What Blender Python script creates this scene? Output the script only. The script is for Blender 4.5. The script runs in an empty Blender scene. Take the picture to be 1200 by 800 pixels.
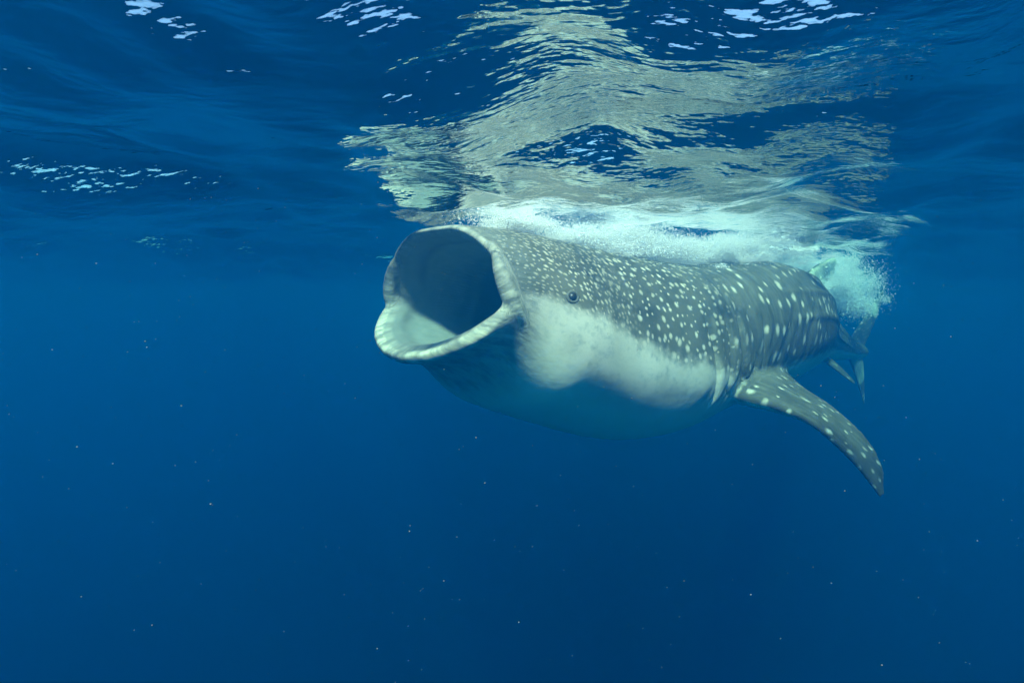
import bpy, bmesh, math, random
import numpy as np
from mathutils import Vector
from mathutils.kdtree import KDTree

rng = np.random.default_rng(7)
scene = bpy.context.scene
COL = scene.collection

# ------------------------------------------------------------------ camera
CAM_Z = -0.52                                   # the camera hangs half a metre under the sea surface (z = 0)
cam_d = bpy.data.cameras.new('camera')
cam_d.sensor_width = 36.0
cam_d.lens = 21.45
cam_d.clip_start = 0.02
cam_d.clip_end = 2000
cam = bpy.data.objects.new('camera', cam_d)
cam.location = (0, 0, CAM_Z)
cam.rotation_euler = (math.radians(90 - 4.0), 0, 0)
COL.objects.link(cam)
scene.camera = cam

# ------------------------------------------------------------------ sky and sun
SUN_DIR = Vector((-0.10, -0.56, 0.82)).normalized()        # towards the sun
SUN_EL = math.asin(SUN_DIR.z)
SUN_AZ = math.atan2(SUN_DIR.x, SUN_DIR.y)
world = bpy.data.worlds.new('World')
scene.world = world
world.use_nodes = True
wn = world.node_tree
wn.nodes.clear()
wo = wn.nodes.new('ShaderNodeOutputWorld')
bg = wn.nodes.new('ShaderNodeBackground')
sky = wn.nodes.new('ShaderNodeTexSky')
sky.sky_type = 'NISHITA'
sky.sun_disc = False
sky.sun_elevation = SUN_EL
sky.sun_rotation = SUN_AZ
bg.inputs['Strength'].default_value = 0.11
wn.links.new(sky.outputs[0], bg.inputs[0])
wn.links.new(bg.outputs[0], wo.inputs[0])

sun_d = bpy.data.lights.new('sun', 'SUN')
sun_d.energy = 5.0
sun_d.angle = math.radians(5)                # the rippled surface spreads the sunlight that enters the water
sun_d.color = (1.0, 0.86, 0.73)
sun = bpy.data.objects.new('sun', sun_d)
sun.rotation_euler = SUN_DIR.to_track_quat('Z', 'Y').to_euler()
sun.location = (0, 0, 20)
COL.objects.link(sun)

scene.view_settings.view_transform = 'Standard'
scene.view_settings.look = 'None'
scene.view_settings.gamma = 1.0
scene.view_settings.use_curve_mapping = False
scene.view_settings.exposure = 1.75

scene.render.engine = 'CYCLES'
cy = scene.cycles
cy.use_denoising = True
cy.max_bounces = 12
cy.diffuse_bounces = 8
cy.glossy_bounces = 4
cy.transmission_bounces = 4
cy.volume_bounces = 2
cy.transparent_max_bounces = 12
cy.caustics_reflective = True
cy.sample_clamp_indirect = 6.0
cy.use_adaptive_sampling = False

# ------------------------------------------------------------------ node helpers
class NT:
    def __init__(self, mat):
        mat.use_nodes = True
        self.t = mat.node_tree
        self.t.nodes.clear()
        self.out = self.t.nodes.new('ShaderNodeOutputMaterial')
    def n(self, typ, ins=None, **props):
        nd = self.t.nodes.new(typ)
        for k, v in props.items():
            setattr(nd, k, v)
        for k, v in (ins or {}).items():
            if hasattr(v, 'is_output') or hasattr(v, 'links'):
                self.t.links.new(v, nd.inputs[k])
            else:
                nd.inputs[k].default_value = v
        return nd
    def math(self, op, a, b=None, c=None, clamp=False):
        ins = {0: a}
        if b is not None: ins[1] = b
        if c is not None: ins[2] = c
        return self.n('ShaderNodeMath', ins, operation=op, use_clamp=clamp).outputs[0]
    def ramp(self, x, lo, hi, to0=0.0, to1=1.0):
        return self.n('ShaderNodeMapRange', {0: x, 1: lo, 2: hi, 3: to0, 4: to1}, interpolation_type='SMOOTHSTEP').outputs[0]
    def mix(self, f, a, b):
        nd = self.n('ShaderNodeMix', data_type='RGBA')
        for sock, v in ((nd.inputs[0], f), (nd.inputs[6], a), (nd.inputs[7], b)):
            if hasattr(v, 'is_output'): self.t.links.new(v, sock)
            else: sock.default_value = v if isinstance(v, (int, float)) else (*v[:3], 1.0)
        return nd.outputs[2]
    def scale(self, v, s):
        return self.n('ShaderNodeVectorMath', {0: v, 1: s}, operation='MULTIPLY').outputs[0]
    def noise(self, v, scale, detail=3.0, rough=0.55):
        return self.n('ShaderNodeTexNoise', {'Vector': v, 'Scale': scale, 'Detail': detail, 'Roughness': rough}).outputs[0]

def link(name, mesh, mat=None, parent=None, **props):
    o = bpy.data.objects.new(name, mesh)
    COL.objects.link(o)
    if mat: mesh.materials.append(mat)
    if parent: o.parent = parent
    for k, v in props.items(): o[k] = v
    return o

def mesh_from(name, verts, faces, smooth=True):
    """verts (n,3), faces (m,k) numpy arrays, all faces with the same corner count"""
    verts = np.asarray(verts, np.float32); faces = np.asarray(faces, np.int32)
    me = bpy.data.meshes.new(name)
    k = faces.shape[1]
    me.vertices.add(len(verts)); me.vertices.foreach_set('co', verts.ravel())
    me.loops.add(faces.size); me.loops.foreach_set('vertex_index', faces.ravel())
    me.polygons.add(len(faces))
    me.polygons.foreach_set('loop_start', np.arange(0, faces.size, k, dtype=np.int32))
    me.polygons.foreach_set('loop_total', np.full(len(faces), k, np.int32))
    me.update(calc_edges=True)
    me.polygons.foreach_set('use_smooth', np.full(len(faces), smooth))
    me.validate()
    return me

def sstep(a, b, x):
    t = np.clip((np.asarray(x, float) - a) / (b - a), 0, 1)
    return t * t * (3 - 2 * t)

# ------------------------------------------------------------------ the water: one closed body of even sea water
R_SEA = 160.0
SC = np.array((0.0006, 0.0480, 0.1300))        # scattering per metre
AB = np.array((0.2350, 0.0740, 0.0350))        # absorption per metre
DENS = 0.34
mat = bpy.data.materials.new('sea_water')
nt = NT(mat)
c = SC / DENS
ac = (1 - np.clip(AB / (DENS * (1 - c)), 0, 1)) ** 2
pv = nt.n('ShaderNodeVolumePrincipled', {'Color': (*c, 1), 'Density': DENS, 'Anisotropy': 0.73, 'Absorption Color': (*ac, 1)})
nt.t.links.new(pv.outputs[0], nt.out.inputs['Volume'])
x, z0, z1 = R_SEA, -150.0, 0.60
hv = [(-x, -x, z0), (x, -x, z0), (x, x, z0), (-x, x, z0), (-x, -x, z1), (x, -x, z1), (x, x, z1), (-x, x, z1)]
hf = [(3, 2, 1, 0), (4, 5, 6, 7), (0, 1, 5, 4), (1, 2, 6, 5), (2, 3, 7, 6), (3, 0, 4, 7)]
link('haze', mesh_from('haze', hv, hf, False), mat, kind='stuff', label='clear deep blue sea water all around the shark', category='water')

# ------------------------------------------------------------------ the sea surface seen from below
def wave_height(X, Y):
    r = np.random.default_rng(115)
    H = np.zeros_like(X)
    main = math.radians(100)
    dist = np.hypot(X, Y)
    grow = 1 + .3 * sstep(5.0, 10.0, dist)
    for lam, amp, n, spread in ((5.2, .050, 3, .35), (2.6, .036, 5, .5), (1.35, .023, 7, .7), (.75, .0125, 10, .9), (.42, .0058, 12, 1.1), (.25, .0026, 12, 1.2)):
        fade = np.clip(1.6 - dist / (lam * 45), 0, 1)
        for i in range(n):
            l = lam * r.uniform(.8, 1.25); a = main + r.normal(0, spread)
            k = 2 * math.pi / l; ph = r.uniform(0, 6.28)
            warp = .35 * np.sin(.9 * X + .6 * Y + ph * 2)
            p = k * (X * math.cos(a) + Y * math.sin(a)) + ph + warp
            H += grow * fade * amp / math.sqrt(n) * 1.6 * (np.sin(p) - .18 * np.cos(2 * p))
    return H

N = 620
t = np.linspace(-1, 1, N)
K = 5.0
g = 165.0 * np.sinh(K * t) / math.sinh(K)
GX, GY = np.meshgrid(g, g + 3.0, indexing='xy')
GZ = wave_height(GX, GY)
idx = np.arange(N * N).reshape(N, N)
F = np.stack([idx[:-1, :-1], idx[:-1, 1:], idx[1:, 1:], idx[1:, :-1]], -1).reshape(-1, 4)
mat = bpy.data.materials.new('water_surface')
nt = NT(mat)
geo = nt.n('ShaderNodeNewGeometry')
pos = geo.outputs['Position']
n1 = nt.noise(nt.scale(pos, (4.0, 7.0, 1)), 1.0, 3.0, .55)
n2 = nt.noise(nt.scale(pos, (11.0, 20.0, 1)), 1.0, 2.0, .5)
n3 = nt.noise(nt.scale(pos, (26.0, 44.0, 1)), 1.0, 2.0, .5)
gust = nt.ramp(nt.noise(nt.scale(pos, (.55, .9, 1)), 1.0, 2.0, .5), .36, .66, .55, 1.5)     # cat's paws: rippled and calmer patches
hgt = nt.math('ADD', nt.math('ADD', nt.math('MULTIPLY', n1, .019), nt.math('MULTIPLY', n2, .0068)), nt.math('MULTIPLY', n3, .0026))
hgt = nt.math('MULTIPLY', hgt, gust)
bump = nt.n('ShaderNodeBump', {'Strength': 1.0, 'Distance': 1.0, 'Height': hgt}).outputs[0]
fr = nt.n('ShaderNodeFresnel', {'IOR': 1.333, 'Normal': bump}).outputs[0]
gl = nt.n('ShaderNodeBsdfGlossy', {'Color': (1, 1, 1, 1), 'Roughness': .03, 'Normal': bump}).outputs[0]
tr = nt.n('ShaderNodeBsdfTransparent').outputs[0]
mx = nt.n('ShaderNodeMixShader', {0: fr, 1: tr, 2: gl}).outputs[0]
nt.t.links.new(mx, nt.out.inputs['Surface'])
link('water_surface', mesh_from('water_surface', np.stack([GX, GY, GZ], -1).reshape(-1, 3), F), mat, kind='structure')

# ------------------------------------------------------------------ whale shark
# stations along the back, s in metres behind the mouth: half width, height of back and belly (relative to the camera height)
ST = np.array([
    #  s     a     top    bot
    (0.00, .600,  .400, -.360),
    (0.30, .710,  .405, -.560),
    (0.70, .750,  .375, -.780),
    (1.15, .750,  .325, -.930),
    (1.65, .725,  .270, -.950),
    (2.15, .665,  .255, -.870),
    (2.75, .600,  .315, -.770),
    (3.40, .520,  .290, -.720),
    (4.20, .420,  .120, -.710),
    (5.00, .315, -.080, -.710),
    (5.80, .210, -.270, -.740),
    (6.50, .115, -.510, -.770),
    (7.05, .050, -.650, -.770)])
def cub(xs, ys, x):
    """smooth interpolation (Catmull-Rom / PCHIP-like)"""
    x = np.asarray(x, float)
    d = np.gradient(ys, xs)
    i = np.clip(np.searchsorted(xs, x) - 1, 0, len(xs) - 2)
    h = xs[i + 1] - xs[i]; u = np.clip((x - xs[i]) / h, 0, 1)
    return ((1 + 2 * u) * (1 - u) ** 2 * ys[i] + u * (1 - u) ** 2 * h * d[i] + u * u * (3 - 2 * u) * ys[i + 1] + u * u * (u - 1) * h * d[i + 1])
MOUTH = np.array((-.40, 3.40))
def heading(s): return np.radians(47 + 10 * sstep(.2, 1.2, s) - 22 * sstep(2.3, 4.0, s) + 14 * sstep(4.2, 6.5, s))
_ss = np.linspace(-1, 9, 2001)
_hx = np.cumsum(np.sin(heading(_ss))) * (_ss[1] - _ss[0]); _hy = np.cumsum(np.cos(heading(_ss))) * (_ss[1] - _ss[0])
_i0 = np.argmin(abs(_ss)); _hx -= _hx[_i0]; _hy -= _hy[_i0]
def spine(s): return MOUTH[0] + np.interp(s, _ss, _hx), MOUTH[1] + np.interp(s, _ss, _hy)
def to_world(s, u, w):
    """s along the body, u to the shark's left, w height relative to the camera"""
    cx, cy_ = spine(s); h = heading(s)
    return np.stack([cx + u * np.cos(h), cy_ - u * np.sin(h), w + CAM_Z], -1)

# the rim of the open mouth: angle from the top (deg), u, w, s
RIM = np.array([
    (0,    .00,  .400, -.02), (28,  .24,  .380, -.02), (52,  .44,  .275, .00), (75, .545, .120, .04),
    (97,  .570,  .010,  .05), (118, .565, -.115, -.03), (140, .45, -.235, -.13), (160, .23, -.320, -.20), (180, .0, -.350, -.23)])
NT_ = 168
th = np.arange(NT_) / NT_ * 2 * np.pi
fold = np.degrees(np.where(th > np.pi, 2 * np.pi - th, th)); sg = np.where(th > np.pi, -1.0, 1.0)
xs = RIM[:, 0]
def rimi(col): return cub(xs, RIM[:, col], fold)
r_u, r_w, r_s = rimi(1) * sg, rimi(2), rimi(3)
def section(s):
    a, tp, bt = (cub(ST[:, 0], ST[:, i], s) for i in (1, 2, 3))
    low = .48 + .12 * sstep(.05, .45, s) * (1 - sstep(1.5, 2.3, s))      # the full throat is widest low down
    mid = tp * (1 - low) + bt * low
    sn, cs = np.sin(th), np.cos(th)
    e = .86
    u = a * np.sign(sn) * abs(sn) ** e
    w = mid + np.where(cs > 0, tp - mid, mid - bt) * np.sign(cs) * abs(cs) ** .95
    # broad low shoulders above, a fuller throat below
    return u, w
rings, attr = [], []              # attr: along, around(m), dark back 0..1, mouth depth
def add_ring(S, U, W, dorsal, depth):
    p = to_world(S, U, W)
    rings.append(p); attr.append(np.stack([S, np.broadcast_to(np.where(fold < 180, fold, 180) / 90 * .75 * sg, S.shape), dorsal, np.broadcast_to(depth, S.shape)], -1))
cu, cw = 0.0, .02
# inside of the mouth, from the throat forward to the lip
DP = np.array((0, .02, .05, .10, .20, .35, .55, .85, 1.15, 1.45, 1.65, 1.74, 1.76))
DS = np.array((.90, .86, .835, .805, .765, .725, .68, .62, .54, .43, .30, .14, .02))
low_lip = sstep(92, 128, fold)
for d in np.concatenate([np.linspace(1.76, 1.70, 5), np.linspace(1.66, .10, 64), (.07, .05, .03, .015)]):
    sc = np.interp(d, DP, DS)
    # gill arches stand out as ribs deep inside the mouth
    sc = sc * (1 - .10 * np.exp(-((((d - .42) / .21) % 1 - .5) / .17) ** 2) * sstep(.42, .6, d) * (1 - sstep(1.4, 1.6, d)) * (.35 + .65 * sstep(60, 100, fold)))
    sc = sc * (1 - .03 * np.exp(-((d - .13) / .022) ** 2) * (1 - sstep(70, 95, fold)))
    sc = sc * (1 - .13 * low_lip * np.exp(-((d - .05) / .075) ** 2))
    S = r_s * (1 - sstep(0, 1.2, d)) + d
    U = cu + (r_u - cu) * sc; W = cw + (r_w - cw) * sc - .16 * sstep(.1, 1.3, d)
    groove = (1 - np.exp(-((((d - .42) / .21) % 1 - .5) / .22) ** 2)) * sstep(.40, .5, d)
    dark_bands = groove * .8 + np.exp(-((d - .13) / .03) ** 2) * (1 - sstep(66, 85, fold))  # darker grooves between the gill arches, and the tooth band
    add_ring(S, U, W, dark_bands, sstep(0, 1.5, d) * .9 + .05 * sstep(.01, .06, d) + .05)
add_ring(r_s - .030 - .025 * low_lip, cu + (r_u - cu) * (.93 - .06 * low_lip), cw + (r_w - cw) * (.93 - .06 * low_lip), np.where(fold < 95, .25, 0), 0)
add_ring(r_s - .018 - .012 * low_lip, cu + (r_u - cu) * .985, cw + (r_w - cw) * .985, np.where(fold < 95, .4, 0), 0)
SG = np.concatenate([[.03], np.concatenate([np.linspace(.05, 3.4, 230), np.linspace(3.42, 7.05, 120)])])
LINE = lambda s: 92 - 16 * sstep(.1, .5, s) + 9 * sstep(.5, 1.4, s) + 32 * sstep(1.5, 2.2, s)       # where the dark back ends, degrees from the top
for s in SG:
    k = sstep(0, .46, s)
    u, w = section(s)
    U = r_u * (1 - k) + u * k; W = r_w * (1 - k) + w * k
    S = s + r_s * (1 - sstep(0, .9, s))
    add_ring(S, U, W, 1 - sstep(-16, 16, fold - LINE(s)), 0)
P = np.array(rings); A = np.array(attr)
nr = len(P)
V = [P.reshape(-1, 3)]; VA = [A.reshape(-1, 4)]
idx = np.arange(nr * NT_).reshape(nr, NT_)
nxt = np.roll(idx, -1, 1)
Fq = np.stack([idx[:-1], nxt[:-1], nxt[1:], idx[1:]], -1).reshape(-1, 4).tolist()
Fq.append(idx[0][::-1].tolist()); Fq.append(idx[-1].tolist())

def fin(stations, dark_up=1.0, nch=28, along=9.0):
    """closed loft of a fin: stations (root to tip) of leading point, trailing point, thickness; points in world space"""
    base = sum(len(v) for v in V)
    st = np.array([[*a, *b, tck] for a, b, tck in stations], float)
    q = np.linspace(0, len(st) - 1, 46)
    st = np.stack([cub(np.arange(len(st)), st[:, i], q) for i in range(7)], -1)
    ring_v, ring_a = [], []
    span = st[:, :3] + (st[:, 3:6] - st[:, :3]) * .5
    sd = np.concatenate([[0], np.cumsum(np.linalg.norm(np.diff(span, axis=0), axis=1))])
    tang = np.gradient(span, axis=0)
    for i in range(len(st)):
        L, T, tk = st[i, :3], st[i, 3:6], st[i, 6]
        nrm = np.cross(T - L, tang[i]); nrm /= np.linalg.norm(nrm) + 1e-9
        if nrm[2] < 0: nrm = -nrm
        f = np.arange(nch) / nch * 2 * np.pi
        ch = .5 - .5 * np.cos(f)
        prof = np.sqrt(np.clip(ch, 0, 1)) * (1 - ch) * 2.2 + .10 * np.sin(ch * np.pi)
        up = np.where(f < np.pi, 1.0, -1.0)
        pts = L + (T - L) * ch[:, None] + nrm * (tk * .5 * prof * up)[:, None]
        ring_v.append(pts)
        ring_a.append(np.stack([along + ch * np.linalg.norm(T - L) * 1.2, np.full(nch, .6) + sd[i] * 1.2, np.where(up > 0, dark_up, .35), np.zeros(nch)], -1))
    ring_v = np.array(ring_v)
    V.append(ring_v.reshape(-1, 3)); VA.append(np.array(ring_a).reshape(-1, 4))
    n = len(st); ii = base + np.arange(n * nch).reshape(n, nch); nx = np.roll(ii, -1, 1)
    Fq.extend(np.stack([ii[:-1], nx[:-1], nx[1:], ii[1:]], -1).reshape(-1, 4).tolist())
    Fq.append(ii[0][::-1].tolist()); Fq.append(ii[-1].tolist())

W3 = lambda s, u, w: to_world(np.array(float(s)), u, w)
for sd in (1, -1):
    fin([(W3(1.84, sd * .36, -.52), W3(2.74, sd * .28, -.42), .36),
         (W3(1.90, sd * .62, -.63), W3(2.66, sd * .50, -.53), .27),
         (W3(1.98, sd * .85, -.68), W3(2.63, sd * .67, -.64), .18),
         (W3(2.15, sd * 1.02, -.785), W3(2.64, sd * .88, -.75), .10),
         (W3(2.38, sd * 1.125, -1.00), W3(2.69, sd * 1.08, -.935), .065),
         (W3(2.56, sd * 1.165, -1.19), W3(2.74, sd * 1.165, -1.13), .042),
         (W3(2.68, sd * 1.18, -1.335), W3(2.73, sd * 1.185, -1.315), .018)])
    # fleshy fold at the corner of the mouth
    pth = np.array([(.01, .43, .27, .010), (.00, .475, .20, .030), (.01, .515, .11, .046), (.03, .545, .02, .050), (.06, .560, -.06, .040), (.10, .565, -.13, .012)])
    fin([(W3(s - r, sd * u, w - r * .3), W3(s + r, sd * u, w + r * .3), r * 2.1) for s, u, w, r in pth], 0.0, along=-.3)
# dorsal fins
fin([(W3(4.25, 0, .00), W3(5.35, 0, -.20), .16), (W3(4.52, .03, .20), W3(5.36, .03, .00), .12), (W3(4.82, .09, .34), W3(5.44, .09, .16), .08), (W3(5.05, .15, .42), W3(5.42, .16, .30), .05), (W3(5.24, .19, .46), W3(5.36, .20, .42), .025)])
fin([(W3(5.75, 0, -.27), W3(6.15, 0, -.40), .06), (W3(5.92, 0, -.18), W3(6.19, 0, -.27), .035), (W3(6.10, 0, -.12), W3(6.24, 0, -.15), .015)])
for sd in (1, -1):
    fin([(W3(4.55, sd * .22, -.60), W3(5.05, sd * .18, -.60), .07), (W3(4.72, sd * .38, -.76), W3(5.08, sd * .34, -.74), .04), (W3(4.92, sd * .50, -.90), W3(5.10, sd * .47, -.88), .015)])
# tail fin: tall upper lobe, shorter lower lobe
fin([(W3(6.35, 0, -.60), W3(6.95, 0, -.70), .10), (W3(6.85, .0, -.32), W3(7.20, .0, -.50), .07), (W3(7.30, .0, -.04), W3(7.52, .0, -.18), .045), (W3(7.66, 0, .16), W3(7.72, 0, .14), .015)])
fin([(W3(6.45, 0, -.70), W3(6.98, 0, -.70), .10), (W3(6.75, .0, -1.02), W3(7.04, .0, -.92), .06), (W3(6.98, .0, -1.30), W3(7.10, .0, -1.22), .03), (W3(7.10, 0, -1.44), W3(7.13, 0, -1.42), .012)])

V = np.concatenate(V); VA = np.concatenate(VA)
src = bpy.data.meshes.new('loft'); src.from_pydata(V.tolist(), [], Fq); src.update()
bm = bmesh.new(); bm.from_mesh(src); bmesh.ops.recalc_face_normals(bm, faces=bm.faces); bm.to_mesh(src); bm.free()
tmp = bpy.data.objects.new('loft', src); COL.objects.link(tmp)
rm = tmp.modifiers.new('remesh', 'REMESH'); rm.mode = 'VOXEL'; rm.voxel_size = .0135; rm.use_smooth_shade = True
sm = tmp.modifiers.new('smooth', 'SMOOTH'); sm.factor = .5; sm.iterations = 7
dg = bpy.context.evaluated_depsgraph_get()
body = bpy.data.meshes.new_from_object(tmp.evaluated_get(dg))
body.name = 'body'
bpy.data.objects.remove(tmp); bpy.data.meshes.remove(src)
kd = KDTree(len(V))
for i, p in enumerate(V): kd.insert(p, i)
kd.balance()
nv = len(body.vertices)
co = np.empty(nv * 3, np.float32); body.vertices.foreach_get('co', co); co = co.reshape(-1, 3)
no = np.empty(nv * 3, np.float32); body.vertices.foreach_get('normal', no); no = no.reshape(-1, 3)
at = np.empty((nv, 4), np.float32)
for i, p in enumerate(co):
    f = kd.find_n(p, 6)
    w = [1 / (d + .012) ** 2 for _, _, d in f]; sw = sum(w)
    a0 = VA[f[0][1]]
    acc = np.zeros(4)
    for (_, j, _), wi in zip(f, w):
        aj = VA[j]
        acc += wi * (aj if abs(aj[1] - a0[1]) < .5 else a0)
    at[i] = acc / sw
# relief: gill slits, folds, long ridges
s_, r_ = at[:, 0], at[:, 1]
deg = abs(r_) / .75 * 90
outer = (at[:, 3] < .01)
disp = np.zeros(nv)
for k, (c1, dmp, e0, e1) in enumerate(((1.60, .022, 56, 118), (1.78, .032, 50, 121), (1.93, .032, 56, 122), (2.07, .030, 60, 121), (2.18, .024, 68, 117))):
    c0 = c1 + .0010 * (deg - 90) + .018 * np.sin(deg * .09 + k * 1.7)
    disp -= dmp * np.exp(-((s_ - c0) / .015) ** 2) * sstep(e0, e0 + 16, deg) * (1 - sstep(e1 - 9, e1, deg))
    disp += .009 * np.exp(-((s_ - c0 - .055) / .035) ** 2) * sstep(e0 - 5, e0 + 18, deg) * (1 - sstep(e1 - 9, e1 + 6, deg))
for d0 in (38, 62, 84):
    disp += .012 * np.exp(-((deg - d0 - 4 * (s_ - 3)) / 3.2) ** 2) * sstep(2.3, 3.0, s_) * (1 - sstep(5.5, 6.5, s_))
wob = 1.3 * np.sin(deg * .055 + 1) + .8 * np.sin(deg * .13 + s_ * 3)
disp += .6 * (.0075 * np.sin(s_ * 27 + wob * 1.4) * np.sin(s_ * 7.3 + deg * .03) + .004 * np.sin(s_ * 53 + wob * 2.1 + deg * .05)) * sstep(1.2, 1.9, s_) * (1 - sstep(2.7, 3.4, s_)) * sstep(8, 35, deg) * (1 - sstep(112, 130, deg))
# hollows and swells of the cheek and the throat pouch
disp += .006 * np.exp(-((s_ - .62) / .22) ** 2 - ((deg - 103) / 10) ** 2)
disp += -.006 * np.exp(-((s_ - 1.30) / .20) ** 2 - ((deg - 106) / 10) ** 2) + .018 * np.exp(-((s_ - 1.48) / .17) ** 2 - ((deg - 96) / 15) ** 2)
co2 = co + no * (disp * outer)[:, None]
body.vertices.foreach_set('co', co2.astype(np.float32).ravel())
va = body.attributes.new('skin', 'FLOAT_VECTOR', 'POINT')
va.data.foreach_set('vector', np.stack([at[:, 0], at[:, 1], np.zeros(nv)], -1).astype(np.float32).ravel())
for nm, cidx in (('back', 2), ('depth', 3)):
    fa = body.attributes.new(nm, 'FLOAT', 'POINT'); fa.data.foreach_set('value', at[:, cidx].astype(np.float32))
body.update()

mat = bpy.data.materials.new('shark_skin')
nt = NT(mat)
sk = nt.n('ShaderNodeAttribute', attribute_name='skin').outputs['Vector']
back = nt.n('ShaderNodeAttribute', attribute_name='back').outputs['Fac']
depth = nt.n('ShaderNodeAttribute', attribute_name='depth').outputs['Fac']
sep = nt.n('ShaderNodeSeparateXYZ', {0: sk})
S_, R_ = sep.outputs[0], sep.outputs[1]
pos = nt.n('ShaderNodeNewGeometry').outputs['Position']
big = nt.ramp(nt.noise(pos, 4.0, 5, .62), .30, .70)
fine = nt.noise(pos, 30.0, 4, .65)
def spots(sx, sy, rand, lo, hi):
    wob = nt.n('ShaderNodeVectorMath', {0: sk, 1: nt.scale(nt.n('ShaderNodeTexNoise', {'Vector': sk, 'Scale': 4.0}).outputs[1], (.06, .06, 0))}, operation='ADD').outputs[0]
    v = nt.n('ShaderNodeTexVoronoi', {'Vector': nt.scale(wob, (sx, sy, 0)), 'Scale': 1.0, 'Randomness': rand}, voronoi_dimensions='2D')
    rad = nt.n('ShaderNodeSeparateColor', {0: v.outputs['Color']}).outputs[0]
    d = nt.math('DIVIDE', v.outputs['Distance'], nt.math('MULTIPLY_ADD', rad, 1.0, .4))
    return nt.ramp(d, lo, hi, 1.0, 0.0)
sp_head = spots(17.5, 24, .85, .08, .33)
sp_body = spots(10.0, 6.0, .8, .05, .21)
hb = nt.ramp(S_, 1.5, 2.1)
sp_brow = spots(27, 36, .8, .10, .34)
fb = nt.ramp(S_, .45, 1.05)
sp_head = nt.math('ADD', nt.math('MULTIPLY', sp_brow, nt.math('SUBTRACT', .85, nt.math('MULTIPLY', fb, .85))), nt.math('MULTIPLY', sp_head, fb))
sp = nt.math('ADD', nt.math('MULTIPLY', sp_head, nt.math('SUBTRACT', 1.0, hb)), nt.math('MULTIPLY', sp_body, hb))
dark = nt.mix(big, (.030, .035, .027), (.092, .094, .068))
stria = nt.noise(nt.scale(sk, (34.0, 2.6, 1)), 1.0, 4, .6)
dark = nt.mix(nt.math('MULTIPLY', nt.ramp(stria, .45, .72, 0, .55), nt.ramp(S_, 1.4, 2.2)), dark, (.165, .175, .14))
dark = nt.mix(nt.math('MULTIPLY', fine, .35), dark, (.125, .13, .10))
dorsal = nt.mix(nt.math('MULTIPLY', sp, nt.ramp(nt.noise(pos, 6, 2), .3, .7, .55, .95)), dark, (.53, .52, .41))
pale = nt.mix(big, (.32, .33, .27), (.52, .52, .43))
thr = nt.ramp(nt.math('ABSOLUTE', R_), .85, 1.15)
pale = nt.mix(nt.math('MULTIPLY', nt.ramp(nt.noise(pos, 16, 5, .7), .44, .72, 0, .75), nt.math('SUBTRACT', 1.0, nt.math('MULTIPLY', thr, .7))), pale, (.19, .22, .20))
pale = nt.mix(thr, pale, (.66, .70, .50))  # white belly brightened and tinted yellow-green: its greener light put into the colour
edge = nt.math('ADD', back, nt.math('MULTIPLY', nt.math('SUBTRACT', nt.noise(pos, 9.0, 5, .65), .5), .9), clamp=True)
skin = nt.mix(nt.ramp(edge, .25, .75), pale, dorsal)
gum = nt.mix(nt.noise(pos, 14, 3), (.10, .14, .125), (.21, .26, .23))
gum = nt.mix(nt.ramp(nt.noise(nt.scale(sk, (9.0, 14.0, 1)), 1.0, 5, .7), .45, .72, 0, .7), gum, (.13, .17, .15))
gum = nt.mix(nt.ramp(depth, .22, .60), gum, (.035, .045, .045))  # deep lining darker: dark filter pads, with the mouth's shade put into the colour
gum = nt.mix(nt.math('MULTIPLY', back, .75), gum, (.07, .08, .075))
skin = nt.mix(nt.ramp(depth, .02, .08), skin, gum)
hgt = nt.math('ADD', nt.math('MULTIPLY', nt.noise(pos, 11, 3, .5), .006), nt.math('MULTIPLY', fine, .0025))
lipm = nt.math('MULTIPLY', nt.ramp(S_, .30, .05), nt.ramp(depth, .16, .06))
wr = nt.noise(nt.scale(sk, (8.0, 26.0, 1)), 1.0, 5, .65)
hgt = nt.math('ADD', hgt, nt.math('MULTIPLY', nt.math('MULTIPLY', wr, lipm), .018))
comb = nt.math('SINE', nt.math('MULTIPLY_ADD', R_, 190.0, nt.math('MULTIPLY', nt.noise(pos, 9, 2), 7.0)))
combm = nt.math('MULTIPLY', nt.math('MULTIPLY', nt.ramp(depth, .10, .20), nt.ramp(depth, .60, .35)), nt.ramp(nt.noise(pos, 5, 2), .38, .6))
hgt = nt.math('ADD', hgt, nt.math('MULTIPLY', nt.math('MULTIPLY', comb, combm), .0020))
skin = nt.mix(nt.math('MULTIPLY', lipm, nt.ramp(nt.noise(nt.scale(sk, (7.0, 22.0, 1)), 1.0, 5, .7), .36, .64, .35, .92)), skin, (.13, .15, .13))
skin = nt.mix(nt.math('MULTIPLY', combm, nt.ramp(comb, .2, 1.0, 0, .22)), skin, (.17, .20, .17))
bump = nt.n('ShaderNodeBump', {'Strength': .7, 'Distance': .6, 'Height': hgt}).outputs[0]
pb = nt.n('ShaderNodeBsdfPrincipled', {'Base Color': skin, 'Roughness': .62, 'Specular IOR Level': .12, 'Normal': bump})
nt.t.links.new(pb.outputs[0], nt.out.inputs['Surface'])

shark = bpy.data.objects.new('whale_shark', None)
COL.objects.link(shark)
base = W3(2.5, 0, -1.2)
shark.location = base.tolist()
shark['label'] = 'white spotted whale shark feeding with wide open mouth just below the surface'
shark['category'] = 'whale shark'
bo = link('body', body, mat, shark)
bo.matrix_parent_inverse.identity()
for v_ in (bo,): v_.location = [-q for q in base.tolist()]

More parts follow.
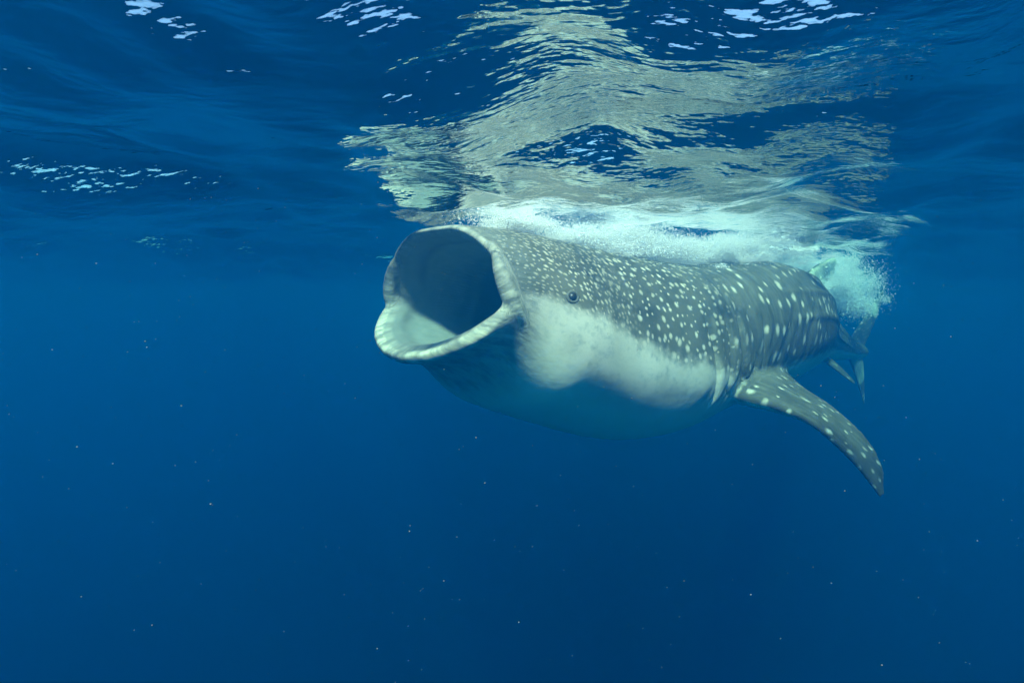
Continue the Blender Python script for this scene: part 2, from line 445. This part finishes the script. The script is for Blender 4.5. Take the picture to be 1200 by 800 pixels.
# eyes
def ball(r, nu=20, nvv=14):
    bmx = bmesh.new(); bmesh.ops.create_uvsphere(bmx, u_segments=nu, v_segments=nvv, radius=r)
    for f in bmx.faces: f.smooth = True
    return bmx
def pmat(name, col, rough=.5, spec=.3):
    m = bpy.data.materials.new(name); n_ = NT(m)
    p_ = n_.n('ShaderNodeNewGeometry').outputs['Position']
    cc = n_.mix(n_.noise(p_, 60, 3), [q * .75 for q in col], [min(1, q * 1.2) for q in col])
    b_ = n_.n('ShaderNodeBsdfPrincipled', {'Base Color': cc, 'Roughness': rough, 'Specular IOR Level': spec})
    n_.t.links.new(b_.outputs[0], n_.out.inputs['Surface'])
    return m
m_eye = pmat('eye_dark', (.014, .016, .015), .38, .3)
m_lid = pmat('eye_lid', (.085, .09, .075), .6, .2)
bvh = None
from mathutils.bvhtree import BVHTree
bm = bmesh.new(); bm.from_mesh(body); bvh = BVHTree.FromBMesh(bm); bm.free()
for sd in (1, -1):
    p0 = Vector(W3(.36, sd * 1.4, .010)); d0 = (Vector(W3(.36, 0, .010)) - p0).normalized()
    hit = bvh.ray_cast(p0, d0)
    hp, hn = hit[0], hit[1]
    q = hn.to_track_quat('Z', 'Y')
    bmx = ball(.030); me = bpy.data.meshes.new('eye'); bmx.to_mesh(me); bmx.free()
    eo = link('eye', me, m_eye, shark); eo.rotation_mode = 'QUATERNION'; eo.rotation_quaternion = q
    eo.location = (hp - hn * .019) - Vector(base)
    bmx = bmesh.new()
    nu, nv2 = 28, 10
    vs = [[bmx.verts.new(((.030 + .010 * math.cos(b)) * math.cos(a), (.027 + .010 * math.cos(b)) * math.sin(a), .009 * math.sin(b))) for b in [2 * math.pi * j / nv2 for j in range(nv2)]] for a in [2 * math.pi * i / nu for i in range(nu)]]
    for i in range(nu):
        for j in range(nv2):
            f = bmx.faces.new((vs[i][j], vs[(i + 1) % nu][j], vs[(i + 1) % nu][(j + 1) % nv2], vs[i][(j + 1) % nv2])); f.smooth = True
    me = bpy.data.meshes.new('eyelid'); bmx.to_mesh(me); bmx.free()
    lo = link('eyelid', me, m_lid, eo); lo.location = (0, 0, .014)

# ------------------------------------------------------------------ foam and bubbles
PHI = (1 + 5 ** .5) / 2
OCT_V = np.array([(1, 0, 0), (-1, 0, 0), (0, 1, 0), (0, -1, 0), (0, 0, 1), (0, 0, -1)], float)
OCT_F = np.array([(0, 2, 4), (2, 1, 4), (1, 3, 4), (3, 0, 4), (2, 0, 5), (1, 2, 5), (3, 1, 5), (0, 3, 5)])
ICO_V = np.array([(-1, PHI, 0), (1, PHI, 0), (-1, -PHI, 0), (1, -PHI, 0), (0, -1, PHI), (0, 1, PHI), (0, -1, -PHI), (0, 1, -PHI), (PHI, 0, -1), (PHI, 0, 1), (-PHI, 0, -1), (-PHI, 0, 1)]) / math.hypot(1, PHI)
ICO_F = np.array([(0, 11, 5), (0, 5, 1), (0, 1, 7), (0, 7, 10), (0, 10, 11), (1, 5, 9), (5, 11, 4), (11, 10, 2), (10, 7, 6), (7, 1, 8), (3, 9, 4), (3, 4, 2), (3, 2, 6), (3, 6, 8), (3, 8, 9), (4, 9, 5), (2, 4, 11), (6, 2, 10), (8, 6, 7), (9, 8, 1)])
TET_V = np.array([(1, 1, 1), (1, -1, -1), (-1, 1, -1), (-1, -1, 1)], float) * .75
TET_F = np.array([(0, 1, 2), (0, 3, 1), (0, 2, 3), (1, 3, 2)])
def balls_mesh(name, pts, rad):
    vs, fs, n0 = [], [], 0
    for m, bv, bf in ((rad < .0026, TET_V, TET_F), ((rad >= .0026) & (rad < .006), OCT_V, OCT_F), (rad >= .006, ICO_V, ICO_F)):
        p, r = pts[m], rad[m]
        if not len(p): continue
        v = p[:, None, :] + bv[None] * r[:, None, None] * rng.uniform(.8, 1.2, (len(p), 1, 3)) * rng.choice((-1.0, 1.0), (len(p), 1, 1))
        f = bf[None] + (np.arange(len(p)) * len(bv))[:, None, None] + n0
        vs.append(v.reshape(-1, 3)); fs.append(f.reshape(-1, 3)); n0 += len(p) * len(bv)
    return mesh_from(name, np.concatenate(vs), np.concatenate(fs), True)
m_foam = bpy.data.materials.new('foam'); nf = NT(m_foam)
df = nf.n('ShaderNodeBsdfDiffuse', {'Color': (.96, .97, .97, 1)}).outputs[0]
tl = nf.n('ShaderNodeBsdfTranslucent', {'Color': (.96, .97, .97, 1)}).outputs[0]
ms = nf.n('ShaderNodeMixShader', {0: .45, 1: df, 2: tl}).outputs[0]
nf.t.links.new(ms, nf.out.inputs['Surface'])

def cloud(n, path, clumps, rmed=.0032):
    """bubbles in puffs strung along a path of (s, u, depth below the surface, spread s, spread u, spread z, weight)"""
    path = np.array(path, float)
    seg = rng.choice(len(path), clumps, p=path[:, 6] / path[:, 6].sum())
    cc = path[seg, :3] + rng.normal(0, 1, (clumps, 3)) * path[seg, 3:6]
    size = rng.lognormal(0, .45, clumps)
    pick = rng.choice(clumps, n, p=size ** 2 / (size ** 2).sum())
    q = cc[pick] + rng.normal(0, 1, (n, 3)) * path[seg[pick], 3:6] * .34 * size[pick, None]
    P_ = to_world(q[:, 0], q[:, 1], -q[:, 2] - CAM_Z)
    surf = wave_height(P_[:, 0], P_[:, 1])
    over = P_[:, 2] > surf - .006
    P_[over, 2] = surf[over] - .006 - abs(rng.normal(0, .03, over.sum()))
    r = np.clip(rmed * rng.lognormal(0, .42, n), .0009, .012)
    return P_, r
P1, R1 = cloud(230000, [
    (.62, .04, .07, .14, .10, .03, .5), (.95, .04, .11, .20, .14, .04, 1.2), (1.35, .04, .15, .22, .15, .05, 1.7), (1.80, .04, .18, .22, .15, .055, 1.8),
    (2.25, .04, .18, .20, .14, .055, 1.5), (2.60, .08, .15, .14, .11, .05, 1.1), (3.1, .10, .10, .25, .16, .04, .6)], 240, .0019)
link('foam', balls_mesh('foam', P1, R1), m_foam, kind='stuff', label='white foam churned up along the back of the shark', category='foam')
P2, R2 = cloud(130000, [
    (3.3, .05, .06, .22, .14, .025, .7), (3.9, .05, .05, .22, .12, .02, .8), (4.9, -.10, .12, .20, .12, .05, 1.0), (5.4, .03, .26, .20, .13, .09, 2.2), (5.8, .12, .36, .20, .13, .12, 2.6), (6.1, .20, .42, .20, .13, .13, 1.8)], 150, .0029)
link('bubble_cloud', balls_mesh('bubble_cloud', P2, R2), m_foam, kind='stuff', label='turquoise cloud of bubbles trailing behind the dorsal fin', category='bubbles')

# milky water inside the bubble cloud: bubbles too small to see
bmx = bmesh.new()
for (s, u, dz, rs, ru, rz) in ((5.30, .00, .22, .30, .20, .13), (5.70, .09, .30, .30, .21, .19), (6.0, .16, .28, .24, .18, .15), (5.55, .20, .40, .22, .16, .14), (4.95, -.06, .14, .28, .20, .08)):
    ret = bmesh.ops.create_icosphere(bmx, subdivisions=4, radius=1.0)
    for v in ret['verts']:
        q = v.co.copy()
        k = 1 + .16 * math.sin(3.1 * q.x + 2 * q.y + s) * math.sin(2.7 * q.z + 3.3 * q.y) + .07 * math.sin(9 * q.x + 5 * q.z) * math.sin(8 * q.y + s)
        w = to_world(np.array(s + q.x * rs * k), u + q.y * ru * k, -(dz - q.z * rz * k) - CAM_Z)
        v.co = w.tolist()
        v.co.z = min(v.co.z, wave_height(np.array(w[0]), np.array(w[1])) - .012)
me = bpy.data.meshes.new('milky_water'); bmx.to_mesh(me); bmx.free()
tmp = bpy.data.objects.new('milk', me); COL.objects.link(tmp)
rm = tmp.modifiers.new('remesh', 'REMESH'); rm.mode = 'VOXEL'; rm.voxel_size = .03
sm = tmp.modifiers.new('smooth', 'SMOOTH'); sm.factor = .5; sm.iterations = 3
me2 = bpy.data.meshes.new_from_object(tmp.evaluated_get(bpy.context.evaluated_depsgraph_get())); me2.name = 'milky_water'
bpy.data.objects.remove(tmp); bpy.data.meshes.remove(me)
m_milk = bpy.data.materials.new('milky_water'); nf = NT(m_milk)
vs_ = nf.n('ShaderNodeVolumePrincipled', {'Color': (.97, .98, .98, 1), 'Density': 2.1, 'Anisotropy': 0.0})
nf.t.links.new(vs_.outputs[0], nf.out.inputs['Volume'])
link('milky_water', me2, m_milk, kind='stuff', label='soft turquoise glow of tiny bubbles behind the dorsal fin', category='bubbles')

# plankton drifting in the water
n = 1600
n = 3600
D = rng.uniform(.7, 1, n) ** .5 * rng.uniform(1.0, 7.0, n)
PX = np.stack([rng.uniform(-.95, .95, n) * D, D, rng.uniform(-.75, .2, n) * D + CAM_Z], -1)
PX[:, 2] = np.minimum(PX[:, 2], -.22)
link('plankton', balls_mesh('plankton', PX, np.clip(.0007 * rng.lognormal(0, .4, n), .0003, .0018)), pmat('plankton', (.22, .24, .20), .7, .1), kind='stuff', label='fine pale plankton specks drifting in the blue water', category='plankton')
